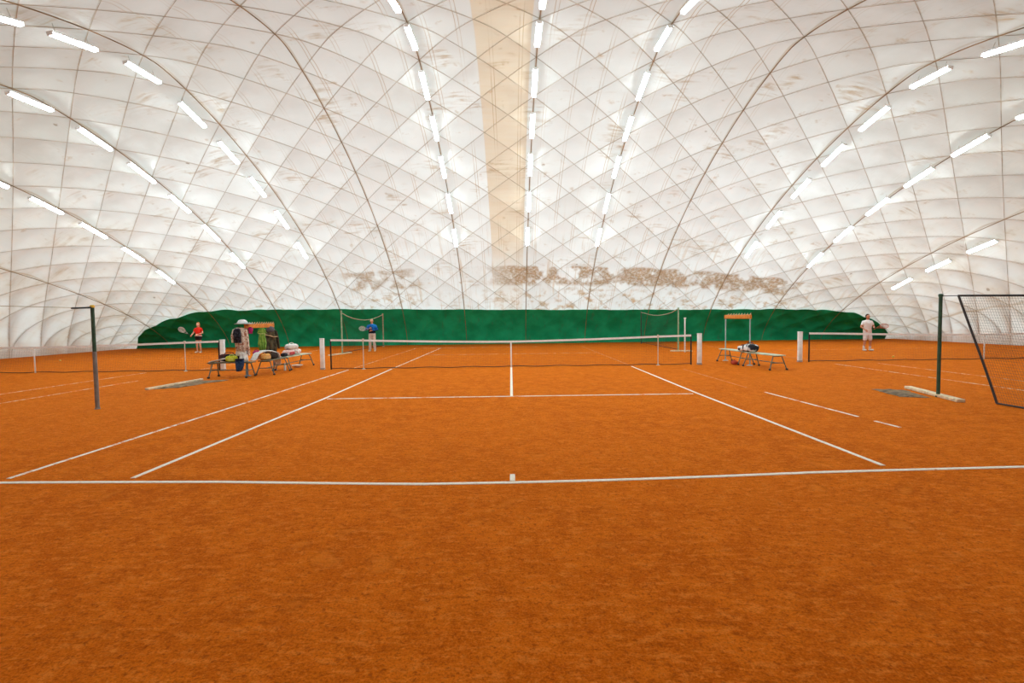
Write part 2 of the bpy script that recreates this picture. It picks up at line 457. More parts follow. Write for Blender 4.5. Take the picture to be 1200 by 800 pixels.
# near baseline: the tape bows a little
bl = [(-11.2, -11.70), (-7.5, -11.78), (-5.2, -11.80), (-4.1, -11.835), (-3.1, -11.87), (-2.2, -11.94), (-1.4, -12.0), (-.9, -12.03), (0, -12.02), (.9, -11.99),
      (1.6, -11.95), (2.2, -11.91), (3.2, -11.83), (4.1, -11.79), (5.4, -11.74), (7.5, -11.68), (10.5, -11.62)]
court_line(bl, .062, LM[0], 'long white baseline tape nearest the camera, running across the whole view')
court_line([(0.0, -11.97), (0.0, -11.76)], .055, LM[0], 'short white centre mark on the near baseline', .007)
court_line(seg((-4.115, -11.70), (-4.03, -6.4)) + seg((-4.03, -6.3), (-4.07, -.1)), .055, LM[0], 'bright white sideline, inner of the two left of court centre, near half')
court_line(seg((-5.5, -11.66), (-5.5, -.3)), .05, LM[1], 'white sideline, outer of the two left of court centre, near half')
court_line(seg((4.09, -11.62), (4.02, -6.4)) + seg((4.02, -6.3), (4.06, -.3)), .055, LM[0], 'bright white sideline running to the right end of the near baseline')
court_line(seg((5.5, -6.3), (5.64, -9.0)), .05, LM[1], 'broken piece of white outer sideline right of the centre court', .005)
court_line(seg((5.66, -9.35), (5.7, -9.8), 4), .05, LM[1], 'short stub of outer sideline near the right end of the baseline', .005)
court_line(seg((5.44, -5.6), (5.42, -1.4)), .045, LM[3], 'faint clay covered outer sideline right of the centre court before the net', .004)
court_line(seg((-3.95, -6.42), (3.90, -6.39)), .06, LM[1], 'service line across the court between camera and net')
court_line(seg((0, -6.36), (0, -.08)), .06, LM[0], 'white centre service line running from service line to net')
court_line(seg((-4.07, .15), (-4.06, 11.6)), .05, LM[1], 'inner left sideline seen through the centre net, far half')
court_line(seg((-5.5, .3), (-5.5, 11.6)), .05, LM[2], 'outer left sideline beyond the centre net, far half')
court_line(seg((4.08, .2), (4.08, 11.7)), .05, LM[3], 'faint right sideline seen through the centre net, far half')
court_line(seg((-4.0, 6.3), (4.0, 6.3)), .05, LM[2], 'faint service line beyond the centre net')
court_line(seg((-5.6, 11.9), (1.6, 11.9)), .07, LM[2], 'pale baseline at the far end below the green curtain')
court_line(seg((-10.95, -7.9), (-10.85, -2.6)), .05, LM[2], 'right sideline of the left hand court, outer, near half')
court_line(seg((-12.35, -6.5), (-12.3, -.3)), .05, LM[2], 'right sideline of the left hand court, inner, near half')
court_line(seg((-16.3, -6.3), (-12.4, -6.3)), .05, LM[2], 'service line of the left hand court')
court_line(seg((-22, -11.8), (-10.9, -11.8)), .05, LM[2], 'baseline of the left hand court')
court_line(seg((-11.0, .6), (-11.0, 11.6)), .05, LM[2], 'right sideline of the left hand court, beyond its net')
court_line(seg((-22, 6.4), (-12.4, 6.4)), .05, LM[3], 'faint service line of the left hand court beyond its net')
court_line(seg((10.85, -7.6), (10.85, -.4)), .05, LM[2], 'left sideline of the right hand court, near half, seen through the divider netting')
court_line(seg((12.3, -6.4), (12.3, -.4)), .05, LM[2], 'inner left sideline of the right hand court, near half')
court_line(seg((12.3, 6.4), (20.0, 6.4)), .05, LM[3], 'faint service line of the right hand court beyond its net')
court_line(seg((10.9, .8), (10.9, 11.6)), .05, LM[3], 'faint left sideline of the right hand court beyond its net')

# ------------------------------------------------------------------ lamps
lamp_white = mat('lamp_housing_white', (.82, .82, .80), .45, var=.04)
lamp_metal = mat('lamp_hanger_metal', (.45, .40, .33), .5, .5)
lamp_glow = emis('lamp_diffuser_glow', (.77, 1.0, 1.07), 39.0)
def make_lamp():
    o = thing('ceiling_light', (0, 0, 0), 0, 'x', 'light')
    h = MB(); h.box((0, 0, .05), (.20, 1.42, .045), bev=.012, taper=.8); h.build('housing', lamp_white, o)
    d = MB(); rings = []
    for y in (-.68, -.66, -.3, 0, .3, .66, .68):
        k = .55 if abs(y) > .67 else 1
        rings.append([Vector((.075 * k * cos(a_), y, .012 - .055 * k * sin(a_) if sin(a_) > 0 else .012 - .010 * sin(a_))) for a_ in [2 * pi * i / 16 for i in range(16)]])
    d.loft(rings); d.build('diffuser', lamp_glow, o)
    for y in (-.70, .70):
        e = MB(); e.box((0, y, .01), (.15, .03, .09), bev=.008); e.build('end_cap', lamp_white, o)
    for y in (-.5, .5):
        e = MB(); e.tube([(0, y, .05), (0, y, .3)], .006, 6); e.build('hanger', lamp_metal, o)
    return o
ROWS = [('outermost left row', -18.35, 2, 6), ('second row from the left', -14.5, 1, 6), ('third row from the left', -11.05, -3, 6),
        ('left of three overhead rows', -2.90, -3, 6), ('middle of three overhead rows', .955, -3, 6), ('right of three overhead rows', 4.74, -3, 6),
        ('third row from the right', 12.88, -3, 6), ('second row from the right', 16.3, 1, 6), ('outermost right row', 20.98, 4, 6)]
ORD = ['nearest the green curtain', 'second from the curtain', 'third from the curtain', 'fourth from the curtain', 'fifth from the curtain',
       'sixth from the curtain', 'seventh from the curtain', 'eighth from the curtain', 'added unseen, ninth from the curtain', 'added unseen, tenth from the curtain']
# station of every lamp along its row (metres from the net); those nearest the camera are unseen, added to light the near floor
STA = {-3: -10.5, -2: -8.3, -1: -6.05, 0: -3.98, 1: -1.55, 2: .80, 3: 3.0, 4: 5.2, 5: 7.45, 6: 9.70}
lamp0 = None
for rname, X, k0, k1 in ROWS:
    for k in range(k0, k1 + 1):
        Y = STA[k]; s = arc(Y)
        P = dome(X=np.array([X, X + .05, X]), s=np.array([s, s, s + .05]), bulge=0)
        p_ = Vector(P[0]); ty = (Vector(P[2]) - p_).normalized(); nrm = ty.cross(Vector(P[1]) - p_).normalized()
        if nrm.z < 0: nrm = -nrm
        tx = ty.cross(nrm)
        if lamp0 is None: lamp0 = make_lamp(); o = lamp0
        else: o = dup(lamp0)
        R = Matrix((tx, ty, nrm)).transposed().to_4x4(); R.translation = p_ - nrm * .10 - Vector((0, 0, .16))
        o.matrix_world = R
        tag(o, f'ceiling light {ORD[6 - k]} in the {rname}', 'light', 'lights in rows under the dome')

# ------------------------------------------------------------------ world: overcast daylight outside the membrane
w = bpy.data.worlds.new('sky'); scene.world = w; w.use_nodes = True
bg = w.node_tree.nodes['Background']; bg.inputs[0].default_value = (.80, 1.0, 1.06, 1); bg.inputs[1].default_value = 1.0
sl_ = bpy.data.lights.new('sun', 'SUN'); so = bpy.data.objects.new('sun', sl_); COL.objects.link(so)
sl_.energy = 4.8; sl_.angle = radians(3); sl_.color = (.80, 1.0, 1.05)
so.rotation_euler = Vector((0, -cos(radians(42)), -sin(radians(42)))).to_track_quat('-Z', 'Y').to_euler(); so.location = (0, 40, 30)

# ------------------------------------------------------------------ tennis nets
black_cord = mat('black_net_cord', (.022, .024, .022), .8)
dark_tape = mat('dark_net_tape', (.02, .02, .02), .7)
white_band = mat('white_net_band', (.88, .93, .94), .7, var=.06)
post_white = mat('white_post_paint', (.86, .90, .90), .5, var=.10, scale=6)
post_dirty = mat('grey_post_foot', (.42, .36, .30), .7)
def mesh_grid(mb, us, zs, P, r):
    """net threads: P(u, k) gives a 3-D point; vertical strands at us, horizontal ones at zs (0..1)"""
    for u in us:
        mb.tube([P(u, 0), P(u, .5), P(u, 1)], r, 3, cap=False)
    hs = us[::8] + [us[-1]]
    for k in zs:
        mb.tube([P(u, k) for u in hs], r, 3, cap=False)
def tennis_net(name, cx, cy, label, cat, u0, u1, rz=0, seen=None, strap=True, stick=5.03):
    o = thing('tennis_net', (cx, cy, 0), rz, label, cat)
    def top(u):
        a = abs(u)
        if a > stick: return 1.0 + (a - stick) / (6.4 - stick) * .03
        return .895 + (.105) * (a / stick) ** 1.5
    P = lambda u, k: (u, 0, .03 + (top(u) - .03) * k)
    n = int((u1 - u0) / .045); us = [u0 + (u1 - u0) * i / n for i in range(n + 1)]
    mb = MB(); mesh_grid(mb, us, [i / 21 for i in range(1, 21)], P, .0016); mb.build('net_mesh', black_cord, o)
    mb = MB(); N_ = 48
    rg = []
    for i in range(N_ + 1):
        u = u0 + (u1 - u0) * i / N_; z = top(u)
        rg.append([(u, -.009, z - .055), (u, .009, z - .055), (u, .009, z + .012), (u, -.009, z + .012)])
    mb.loft(rg); mb.build('headband', white_band, o)
    mb = MB(); mb.tube([(u0 + (u1 - u0) * i / 40, 0, .03 + .012 * sin(i * 1.3)) for i in range(41)], .013, 6); mb.build('bottom_cord', dark_tape, o)
    for u in (u0, u1):
        mb = MB(); mb.box((u, 0, .5), (.05, .014, 1.0), bev=.004); mb.build('side_tape', dark_tape, o)
        e = MB(); e.tube([(u, 0, top(u) - .02), ((6.36 if u > 0 else -6.36), 0, 1.03)], .006, 6); e.build('tension_cable', dark_tape, o)
    if strap:
        mb = MB(); mb.box((0, -.012, .45), (.05, .006, .88), bev=.002); mb.build('centre_strap', white_band, o)
    return o
tennis_net('n', 0, 0, 'tennis net across the centre court with white headband', 'tennis net', -6.17, 6.17)
tennis_net('n', -16.38, .10, 'tennis net of the left hand court, behind the loaded benches', 'tennis net', -6.17, 6.33)
tennis_net('n', 16.66, .45, 'tennis net of the right hand court, behind the divider netting', 'tennis net', -6.17, 6.17)

def net_post(x, y, label, wdt=.135):
    o = thing('net_post', (x, y, 0), 0, label, 'net post', 'white net posts')
    mb = MB(); mb.box((0, 0, .54), (wdt, wdt * .8, 1.0), bev=.012); mb.build('post_body', post_white, o)
    mb = MB(); mb.box((0, 0, 1.055), (wdt * 1.06, wdt * .86, .035), bev=.01); mb.build('cap', post_white, o)
    mb = MB(); mb.box((0, 0, .03), (wdt * 1.08, wdt * .9, .06), bev=.01); mb.build('foot', post_dirty, o)
    mb = MB(); mb.tube([(0, wdt * .4, .8), (0, wdt * .4 + .05, .8), (.06, wdt * .4 + .05, .74)], .008, 6); mb.build('crank', lamp_metal, o)
    return o
net_post(-6.46, 0, 'white post at the left end of the centre net')
net_post(6.46, 0, 'white post at the right end of the centre net')
net_post(-9.92, .1, 'white post of the left court net, behind the first loaded bench')
net_post(10.17, .45, 'white post of the right court net, right of the empty benches')

stick_m = mat('singles_stick_white', (.72, .68, .60), .5)
def stick(x, y, label):
    o = thing('singles_stick', (x, y, 0), 0, label, 'net stick', 'singles sticks under the nets')
    mb = MB(); mb.tube([(0, -.025, 0), (0, -.025, 1.0)], .014, 8); mb.build('rod', stick_m, o)
    mb = MB(); mb.box((0, -.025, 1.02), (.05, .05, .05), bev=.006); mb.build('fork', stick_m, o)
    mb = MB(); mb.lathe([(.06, 0), (.06, .01), (.02, .02)], (0, -.025, 0), 14); mb.build('foot', stick_m, o)
stick(-5.05, 0, 'thin stick propping the centre net near its left post')
stick(5.03, 0, 'thin stick propping the centre net near its right post')
stick(-11.2, .1, 'thin stick propping the left court net behind the benches')

# ------------------------------------------------------------------ court divider nets
green_paint = mat('green_pole_paint', (.035, .085, .05), .5, var=.25)
grey_paint = mat('grey_pole_paint', (.20, .19, .18), .5, var=.2)
pale_green = mat('pale_green_pole', (.30, .42, .26), .5, var=.2)
pale_tan = mat('tan_pole', (.38, .32, .20), .6, var=.2)
wood_pale = mat('pale_board_wood', (.72, .56, .36), .75, var=.2, scale=12)
yellow_p = mat('yellow_cap', (.75, .48, .06), .5)
green_cord = mat('olive_net_cord', (.045, .055, .035), .8)
faint_cord = mat('dark_green_net_cord', (.030, .075, .045), .8)

def divider_pole(x, y, h, m, label, lean=0.0, r=.03, capm=None, base=None, lower=None):
    o = thing('divider_pole', (x, y, 0), 0, label, 'pole', 'poles of the court dividers')
    mb = MB()
    if lower: 
        mb.tube([(lean * .55, 0, h * .55), (lean, 0, h)], r, 10); mb.build('upper_pole', m, o)
        mb = MB(); mb.tube([(0, 0, 0), (lean * .56, 0, h * .56)], r * 1.15, 10); mb.build('lower_pole', lower, o)
    else:
        mb.tube([(0, 0, .0), (lean, 0, h)], r, 10); mb.build('pole', m, o)
    mb = MB(); mb.lathe([(r * 1.25, 0), (r * 1.25, .04), (r * .6, .055)], (lean, 0, h - .03), 12); mb.build('cap', capm or m, o)
    mb = MB(); mb.lathe([(r * 1.5, 0), (r * 1.5, .012), (r * 1.2, .03)], (0, 0, 0), 14); mb.build('foot', lower or m, o)
    if base:
        mb = MB(); mb.box((0, 0, .0), (.01, .01, .01)); 
    return o
divider_pole(-8.15, -7.28, 2.02, green_paint, 'tall dark topped pole standing alone on the left of the court', r=.032, capm=yellow_p, lower=grey_paint)
divider_pole(8.48, -7.21, 2.02, green_paint, 'tall green pole standing on a pale board at right', r=.032)
divider_pole(-8.35, 7.6, 2.14, pale_green, 'pale green divider pole left of the man in blue', r=.035)
divider_pole(-8.0, 14.2, 2.05, pale_tan, 'tan divider pole right of the man in blue, before the green curtain', r=.04)
divider_pole(7.95, 6.6, 2.05, pale_green, 'pale green divider pole beyond the right centre net post', r=.035)
divider_pole(8.02, 13.6, 1.95, green_paint, 'dark divider pole before the green curtain at the left of its netting', r=.035)

def base_board(a, b, label, w=.14, h=.06, m=None):
    c = ((a[0] + b[0]) / 2, (a[1] + b[1]) / 2); L = hypot(b[0] - a[0], b[1] - a[1]); rz = math.atan2(b[1] - a[1], b[0] - a[0])
    mb = MB(); mb.box((0, 0, h / 2), (L, w, h), bev=.01)
    o = mb.build('base_board', m or wood_pale, None); o.location = (c[0], c[1], 0); o.rotation_euler = (0, 0, rz)
    return tag(o, label, 'board', 'boards lying on the clay')
base_board((8.80, -6.05), (8.36, -7.85), 'pale wooden base board under the tall green pole at right')
base_board((-9.12, -4.62), (-8.98, -2.62), 'pale wooden bar of the grey mat lying left of the court', w=.10, h=.05)
base_board((-8.62, 6.55), (-8.2, 8.4), 'pale base board under the divider pole behind the centre net at left', w=.16)
base_board((7.55, 6.5), (8.5, 6.3), 'pale base board under the divider pole behind the centre net at right', w=.18)
# spare white upright by the right far divider
o = thing('short_stake', (8.02, 5.9, 0), 0, 'short white stake beside the pale green divider pole at right', 'stake')
mb = MB(); mb.box((0, 0, .78), (.05, .05, 1.56), bev=.006); mb.build('shaft', post_white, o)
mb = MB(); mb.box((0, 0, 1.57), (.10, .07, .05), bev=.008); mb.build('head', post_white, o)

def divider_net(pts_top, zb, cord, label, step=.05, rows=38, edge=None, topm=None, slant=0.0, r=.0016, toprad=.02):
    """pts_top: list of (x, y, z) from far to near along the top rope"""
    o = thing('divider_net', (pts_top[0][0], pts_top[0][1], 0), 0, label, 'net', 'nets dividing the courts')
    A = [Vector(p_) - Vector((pts_top[0][0], pts_top[0][1], 0)) for p_ in pts_top]
    L = [0]
    for i in range(1, len(A)): L.append(L[-1] + (A[i] - A[i - 1]).length)
    T = L[-1]
    def top(u):
        for i in range(1, len(A)):
            if u <= L[i] + 1e-6:
                k = (u - L[i - 1]) / (L[i] - L[i - 1]); return A[i - 1].lerp(A[i], k)
        return A[-1]
    def P(u, k):
        p_ = top(u); d = (top(min(u + .3, T)) - top(max(u - .3, 0))); d.z = 0; d.normalize()
        z = zb + (p_.z - zb) * k
        q_ = Vector((p_.x, p_.y, 0)) + d * slant * (1 - k) * (1 - u / T) + Vector((.02 * sin(u * 2.1 + k * 3) * (1 - k), 0, 0))
        return (q_.x, q_.y, z)
    n = int(T / step); us = [T * i / n for i in range(n + 1)]
    mb = MB(); mesh_grid(mb, us, [i / rows for i in range(1, rows)], P, r); mb.build('net_mesh', cord, o)
    mb = MB(); mb.tube([P(T * i / 40, 1) for i in range(41)], toprad, 6); mb.build('top_rope', topm or dark_tape, o)
    mb = MB(); mb.tube([P(T * i / 40, 0) for i in range(41)], toprad * .8, 6); mb.build('bottom_rope', edge or dark_tape, o)
    if edge:
        mb = MB(); mb.tube([P(0, k / 10) for k in range(11)], .028, 6, flat=.5); mb.build('edge_tape', edge, o)
    return o
grey_band = mat('grey_top_rope', (.45, .43, .32), .7)
red_tape = mat('dark_edge_tape', (.028, .020, .020), .6)
dn = divider_net([(8.75, -7.30, 2.0), (8.72, -9.0, 1.93), (8.7, -11, 1.9), (8.7, -13.5, 1.93), (8.7, -16.6, 2.0)], .03, green_cord,
            'black edged divider netting hanging at the right edge of the view', edge=red_tape, slant=.85, toprad=.022)
mb = MB(); mb.tube([(8.48 - 8.75, -7.21 + 7.30, 2.0), (0, 0, 2.0)], .008, 6); mb.build('tie_cord', dark_tape, dn)
divider_net([(-8.35, 7.6, 2.05)] + [(-8.35 + .35 * k / 8, 7.6 + 6.6 * k / 8, 2.02 - .34 * (1 - (2 * k / 8 - 1) ** 2) * 1.0) for k in range(1, 8)] + [(-8.0, 14.2, 2.0)], .08, faint_cord,
            'sagging divider net behind the man in blue', step=.07, rows=26, topm=grey_band, toprad=.022)
divider_net([(7.95, 6.6, 2.03)] + [(7.95 + .07 * k / 8, 6.6 + 7.0 * k / 8, 1.98 - .26 * (1 - (2 * k / 8 - 1) ** 2)) for k in range(1, 8)] + [(8.02, 13.6, 1.92)], .08, faint_cord,
            'sagging divider net beyond the right post of the centre net', step=.07, rows=26, topm=grey_band, toprad=.018)
# cord from the left pole towards the camera
o = thing('guy_wire', (-8.15, -7.28, 2.0), 0, 'thin stretched wire running from the tall left pole to the left', 'cord')
mb = MB(); mb.tube([(-.02 * k, -.9 * k, -.02 + .0 * k) for k in range(9)], .006, 6); mb.build('cord', pale_tan, o)
mb = MB(); mb.tube([(0, -.03, -.01), (-.01, -.45, -.03)], .016, 8); mb.build('tensioner', dark_tape, o)

# ------------------------------------------------------------------ crumpled netting / drag mats
def drag_mat(pts, label, seed):
    C = Vector((sum(p_[0] for p_ in pts) / 4, sum(p_[1] for p_ in pts) / 4, 0)); mb = MB(); n = 26
    def at(u, v):
        a_ = Vector((*pts[0], 0)).lerp(Vector((*pts[1], 0)), u); b_ = Vector((*pts[3], 0)).lerp(Vector((*pts[2], 0)), u)
        q_ = a_.lerp(b_, v)
        e = min(u, 1 - u, v, 1 - v)
        w_ = noise.noise(Vector((u * 3, v * 3, seed))) * .16 * (1 if e < .02 else .5)
        q_ += Vector((w_, noise.noise(Vector((u * 3 + 9, v * 3, seed))) * .16, 0))
        z = .006 + (.022 + .02 * noise.noise(Vector((u * 5, v * 5, seed + 3)))) * min(1, e * 6)
        return q_ - C + Vector((0, 0, max(z, .004)))
    g = [[at(i / n, j / n) for i in range(n + 1)] for j in range(n + 1)]
    vs = [p_ for r_ in g for p_ in r_]; m_ = n + 1
    fs = [(j * m_ + i, j * m_ + i + 1, (j + 1) * m_ + i + 1, (j + 1) * m_ + i) for j in range(n) for i in range(n)]
    mb.add(vs, fs)
    nb = len(vs); mb.add([Vector((v.x, v.y, .001)) for v in vs], [f[::-1] for f in fs])
    ring = [i for i in range(m_)] + [j * m_ + n for j in range(1, m_)] + [n * m_ + i for i in range(n - 1, -1, -1)] + [j * m_ for j in range(n - 1, 0, -1)]
    for a_, b_ in zip(ring, ring[1:] + ring[:1]): mb.f.append((a_, b_, nb + b_, nb + a_))
    t = MATS.get('mat_net')
    o = mb.build('drag_mat', mat('grey_brown_netting', (.20, .125, .065), .9, var=.45, scale=7, bump=.4), None, angle=180)
    o.location = C
    return tag(o, label, 'drag mat', 'grey mats on the clay')
drag_mat([(-9.0, -4.55), (-8.9, -2.75), (-8.15, -2.7), (-8.55, -4.2)], 'grey brown drag mat lying beside the bar, left of the court', 1.0)
drag_mat([(7.95, -6.1), (8.50, -6.25), (8.22, -7.35), (7.75, -7.15)], 'grey brown netting heap beside the base board at right', 5.0)

# ------------------------------------------------------------------ benches and racks
bench_top = mat('pale_green_bench_board', (.46, .52, .38), .6, var=.2, scale=5)
bench_dark = mat('weathered_bench_board', (.16, .14, .085), .7, var=.3, scale=5)
bench_leg = mat('grey_green_bench_tube', (.13, .16, .13), .5, var=.25)
rubber = mat('dark_bench_foot', (.04, .04, .038), .8)
def bench(x, y, rz, L, label, top=bench_top, group='benches beside the centre net', wid=.36, splay=.13, ends=True):
    o = thing('bench', (x, y, 0), rz, label, 'bench', group)
    for k in (-1, 0, 1):
        mb = MB(); mb.box((0, k * wid / 3, .45), (L, wid / 3 - .012, .028), bev=.006); mb.build('seat_board', top, o)
    for s_ in (-1, 1):
        x0 = s_ * (L / 2 - .14); yb = wid / 2 + splay * .75
        mb = MB()
        mb.tube([(x0 + s_ * .05, -yb, .02), (x0, -wid / 2 + .04, .42), (x0, wid / 2 - .04, .42), (x0 + s_ * .05, yb, .02)], .017, 8)
        f_ = mb.build('leg_frame', bench_leg, o)
        m2 = MB(); k = .45; m2.tube([(x0 + s_ * .03, -(wid / 2 + .04), .22), (x0 + s_ * .03, wid / 2 + .04, .22)], .013, 8); m2.build('crossbar', bench_leg, f_)
        for q_ in (-1, 1):
            m3 = MB(); m3.ellip((x0 + s_ * .05, q_ * yb, .03), (.045, .035, .03), 12, 8); m3.build('foot', rubber, f_)
    mb = MB(); mb.tube([(-L / 2 + .17, 0, .22), (L / 2 - .17, 0, .22)], .012, 8); mb.build('stretcher', bench_leg, o)
    return o
bench(7.86, .40, radians(94), 1.65, 'pale green empty bench end under the orange rail, right of the centre net')
bench(7.96, -1.42, radians(97), 1.55, 'pale green bench nearest the camera at right, holding a black and white bag')
bench(-8.45, -1.99, radians(2), 1.28, 'weathered bench at left holding a lime bag and towels', bench_dark)
bench(-7.70, -.93, radians(92), 1.38, 'weathered bench at left holding an orange bag under a white towel', bench_dark)
bench(-7.74, .80, radians(88), 1.95, 'pale bench at left holding a heap of white bags', bench_top)

orange_wood = mat('orange_rail_wood', (.66, .23, .035), .6, var=.18, scale=8)
blue_pole = mat('pale_blue_pole', (.36, .50, .50), .45, var=.12)
peg_m = mat('pale_peg', (.72, .60, .40), .5)
def coat_rack(x, y, rz, L, zr, label, studs, pole=blue_pole, hb=.14):
    o = thing('coat_rack', (x, y, 0), rz, label, 'coat rack', 'orange coat racks over the benches')
    for s_ in (-1, 1):
        mb = MB(); mb.tube([(s_ * L / 2, 0, .012), (s_ * L / 2, 0, zr)], .021, 10); p_ = mb.build('pole', pole, o)
        m2 = MB(); m2.lathe([(.10, 0), (.10, .012), (.03, .03)], (s_ * L / 2, 0, 0), 16); m2.build('base_plate', pole, p_)
    mb = MB(); mb.box((0, 0, zr), (L + .14, .05, hb), bev=.012); mb.build('rail', orange_wood, o)
    for k in range(studs):
        xx = -L / 2 + .1 + (L - .2) * k / (studs - 1)
        mb = MB(); mb.tube([(xx, -.02, zr + hb / 2 - .01), (xx, -.06, zr + hb / 2 + .015), (xx, -.075, zr + hb / 2 + .05)], .011, 6); mb.build('peg', peg_m, o)
    return o
coat_rack(7.93, .40, radians(90), 1.88, 1.62, 'orange coat rail on two pale blue poles right of the centre net', 9)
coat_rack(-8.14, -.83, radians(90), 1.72, 1.54, 'orange coat rail hung with clothes left of the centre net', 11, mat('blue_grey_pole', (.16, .20, .24), .45))

# ------------------------------------------------------------------ clothes and bags
def fabric(name, c1, c2=None, scale=14.0, th=.5):
    if name in MATS: return MATS[name]
    t = NT(name); c = t.coord(); f = t.noise(c, scale, 2)
    c2 = c2 or tuple(x * .88 for x in c1)
    t.bsdf(t.mix(t.step(f, th - .06, th + .06), c1, c2), .85, bump=t.noise(c, 60, 2), bstr=.15, spec=.15)
    MATS[name] = t.m; return t.m
def drape_rings(prof, thick, fold=6, seed=0, n=40, amp=.18):
    """prof: list of (z, half width, x shift); closed folded cloth body"""
    rings = []
    for i, (z, hw, sh) in enumerate(prof):
        k = i / (len(prof) - 1); r_ = []
        for a in range(n):
            an = 2 * pi * a / n
            x_ = hw * cos(an); y_ = thick * (.55 + .45 * k) * sin(an)
            y_ += thick * amp * 2 * k * sin(fold * cos(an) * 1.6 + seed + z * 3)
            r_.append(Vector((x_ + sh, y_, z)))
        rings.append(r_)
    return rings
def garment(name, loc, rz, prof, thick, m, label, cat, sleeves=None, extras=None, fold=6, group='clothes hung on the orange rail', smat=None):
    o = thing(name, loc, rz, label, cat, group)
    mb = MB(); mb.loft(drape_rings(prof, thick, fold, seed=len(label))); mb.build('body', m, o, angle=180)
    for s_ in sleeves or ():
        mb = MB(); pts, r_ = s_; mb.tube(pts, r_, 12, flat=.7); mb.build('sleeve', smat or m, o, angle=80)
    if extras: extras(o)
    return o
RZ = radians(28)   # hung clothes turn roughly across the rail
floral = fabric('floral_print', (.72, .62, .52), (.40, .17, .11), 17, .55)
def fl_ex(o):
    mb = MB(); mb.tube([(-.06, 0, -.02), (-.02, -.01, .045), (.03, -.005, .0)], .010, 8); mb.build('hanging_loop', fabric('dark_loop', (.05, .05, .06)), o)
    mb = MB(); mb.loft(drape_rings([(-.66, .13, .02), (-.74, .15, .02), (-.86, .155, .02)], .07, 4, 2)); mb.build('hem', fabric('white_hem', (.80, .76, .70)), o, angle=180)
garment('floral_jacket', (-8.22, -1.90, 1.50), RZ, [(0.0, .08, 0), (-.05, .17, 0), (-.2, .19, .0), (-.45, .165, .02), (-.7, .155, .03)], .10, floral,
        'patterned pale and rust jacket hanging at the near end of the left orange rail', 'jacket',
        sleeves=[([(-.15, 0, -.06), (-.205, -.02, -.25), (-.20, -.03, -.45)], [.055, .052, .042]), ([(.16, 0, -.06), (.2, -.02, -.3), (.225, -.03, -.85)], [.055, .05, .045])], extras=fl_ex)
garment('black_top', (-8.20, -2.08, 1.48), RZ, [(0, .05, 0), (-.04, .085, 0), (-.2, .10, 0), (-.44, .10, 0)], .045, fabric('black_cloth', (.012, .012, .018), (.05, .05, .07)),
        'black top hanging in front of the patterned jacket', 'top', sleeves=[([(-.07, 0, -.05), (-.10, -.01, -.2)], [.035, .03])])
def gd_ex(o):
    mb = MB(); mb.tube([(-.10, -.03, -.19), (0, -.055, -.195), (.10, -.03, -.19)], .014, 8); mb.build('waist_tie', fabric('lime_tie', (.50, .55, .20)), o)
garment('green_dress', (-8.10, -.80, 1.47), RZ, [(0, .05, 0), (-.04, .09, 0), (-.2, .085, 0), (-.5, .13, 0), (-.76, .09, .0)], .07, fabric('lime_green_cloth', (.24, .40, .07), (.13, .30, .05), 9),
        'lime green dress hanging in the middle of the left orange rail', 'dress', sleeves=[([(-.08, 0, -.05), (-.12, 0, -.18)], [.03, .025]), ([(.08, 0, -.05), (.12, 0, -.18)], [.03, .025])], extras=gd_ex)
def oc_ex(o):
    mb = MB(); mb.ellip((0, -.02, -.03), (.13, .10, .11), 18, 12); mb.build('hood', fabric('grey_hood', (.13, .13, .15)), o)
    mb = MB(); mb.tube([(-.18, -.06, -.2), (-.05, -.125, -.23), (.1, -.125, -.28), (.2, -.05, -.27)], .028, 8, flat=.6); mb.build('belt', fabric('tan_belt', (.55, .36, .20)), o)
garment('olive_coat', (-8.12, -.18, 1.43), RZ, [(0, .10, 0), (-.06, .17, 0), (-.3, .19, 0), (-.6, .20, .02), (-.84, .17, -.02)], .11, fabric('olive_cloth', (.115, .095, .055), (.05, .045, .03), 6),
        'dark olive hooded coat hanging at the far end of the left orange rail', 'coat',
        sleeves=[([(.16, 0, -.08), (.22, -.01, -.35), (.25, -.02, -.68)], [.06, .055, .045]), ([(-.16, 0, -.08), (-.20, -.01, -.35), (-.19, -.02, -.62)], [.055, .05, .04])], extras=oc_ex, smat=fabric('dark_sleeve', (.045, .042, .03)))
# hats on the rail
o = thing('sun_hat', (-8.16, -1.80, 1.60), RZ, 'white and grey brimmed hat resting on the left orange rail', 'hat')
mb = MB(); mb.lathe([(.10, 0), (.155, .01), (.145, .06), (.11, .115), (.05, .14)], (-.02, 0, 0), 24); mb.build('crown', fabric('white_hat', (.78, .76, .74)), o, angle=60)
mb = MB(); mb.lathe([(.12, .0), (.27, -.015), (.28, -.005), (.14, .03)], (.03, 0, .015), 28); mb.build('brim', fabric('grey_brim', (.34, .36, .34)), o, angle=60)
o = thing('cap', (-8.02, -1.66, 1.43), RZ, 'magenta cap hanging below the hat on the left orange rail', 'cap')
mb = MB(); mb.ellip((0, -.06, .0), (.075, .06, .085), 18, 12); mb.build('crown', fabric('magenta_cloth', (.45, .03, .18)), o)
mb = MB(); mb.box((.0, -.085, -.09), (.11, .03, .07), bev=.01); mb.build('visor', fabric('magenta_visor', (.38, .02, .15)), o)

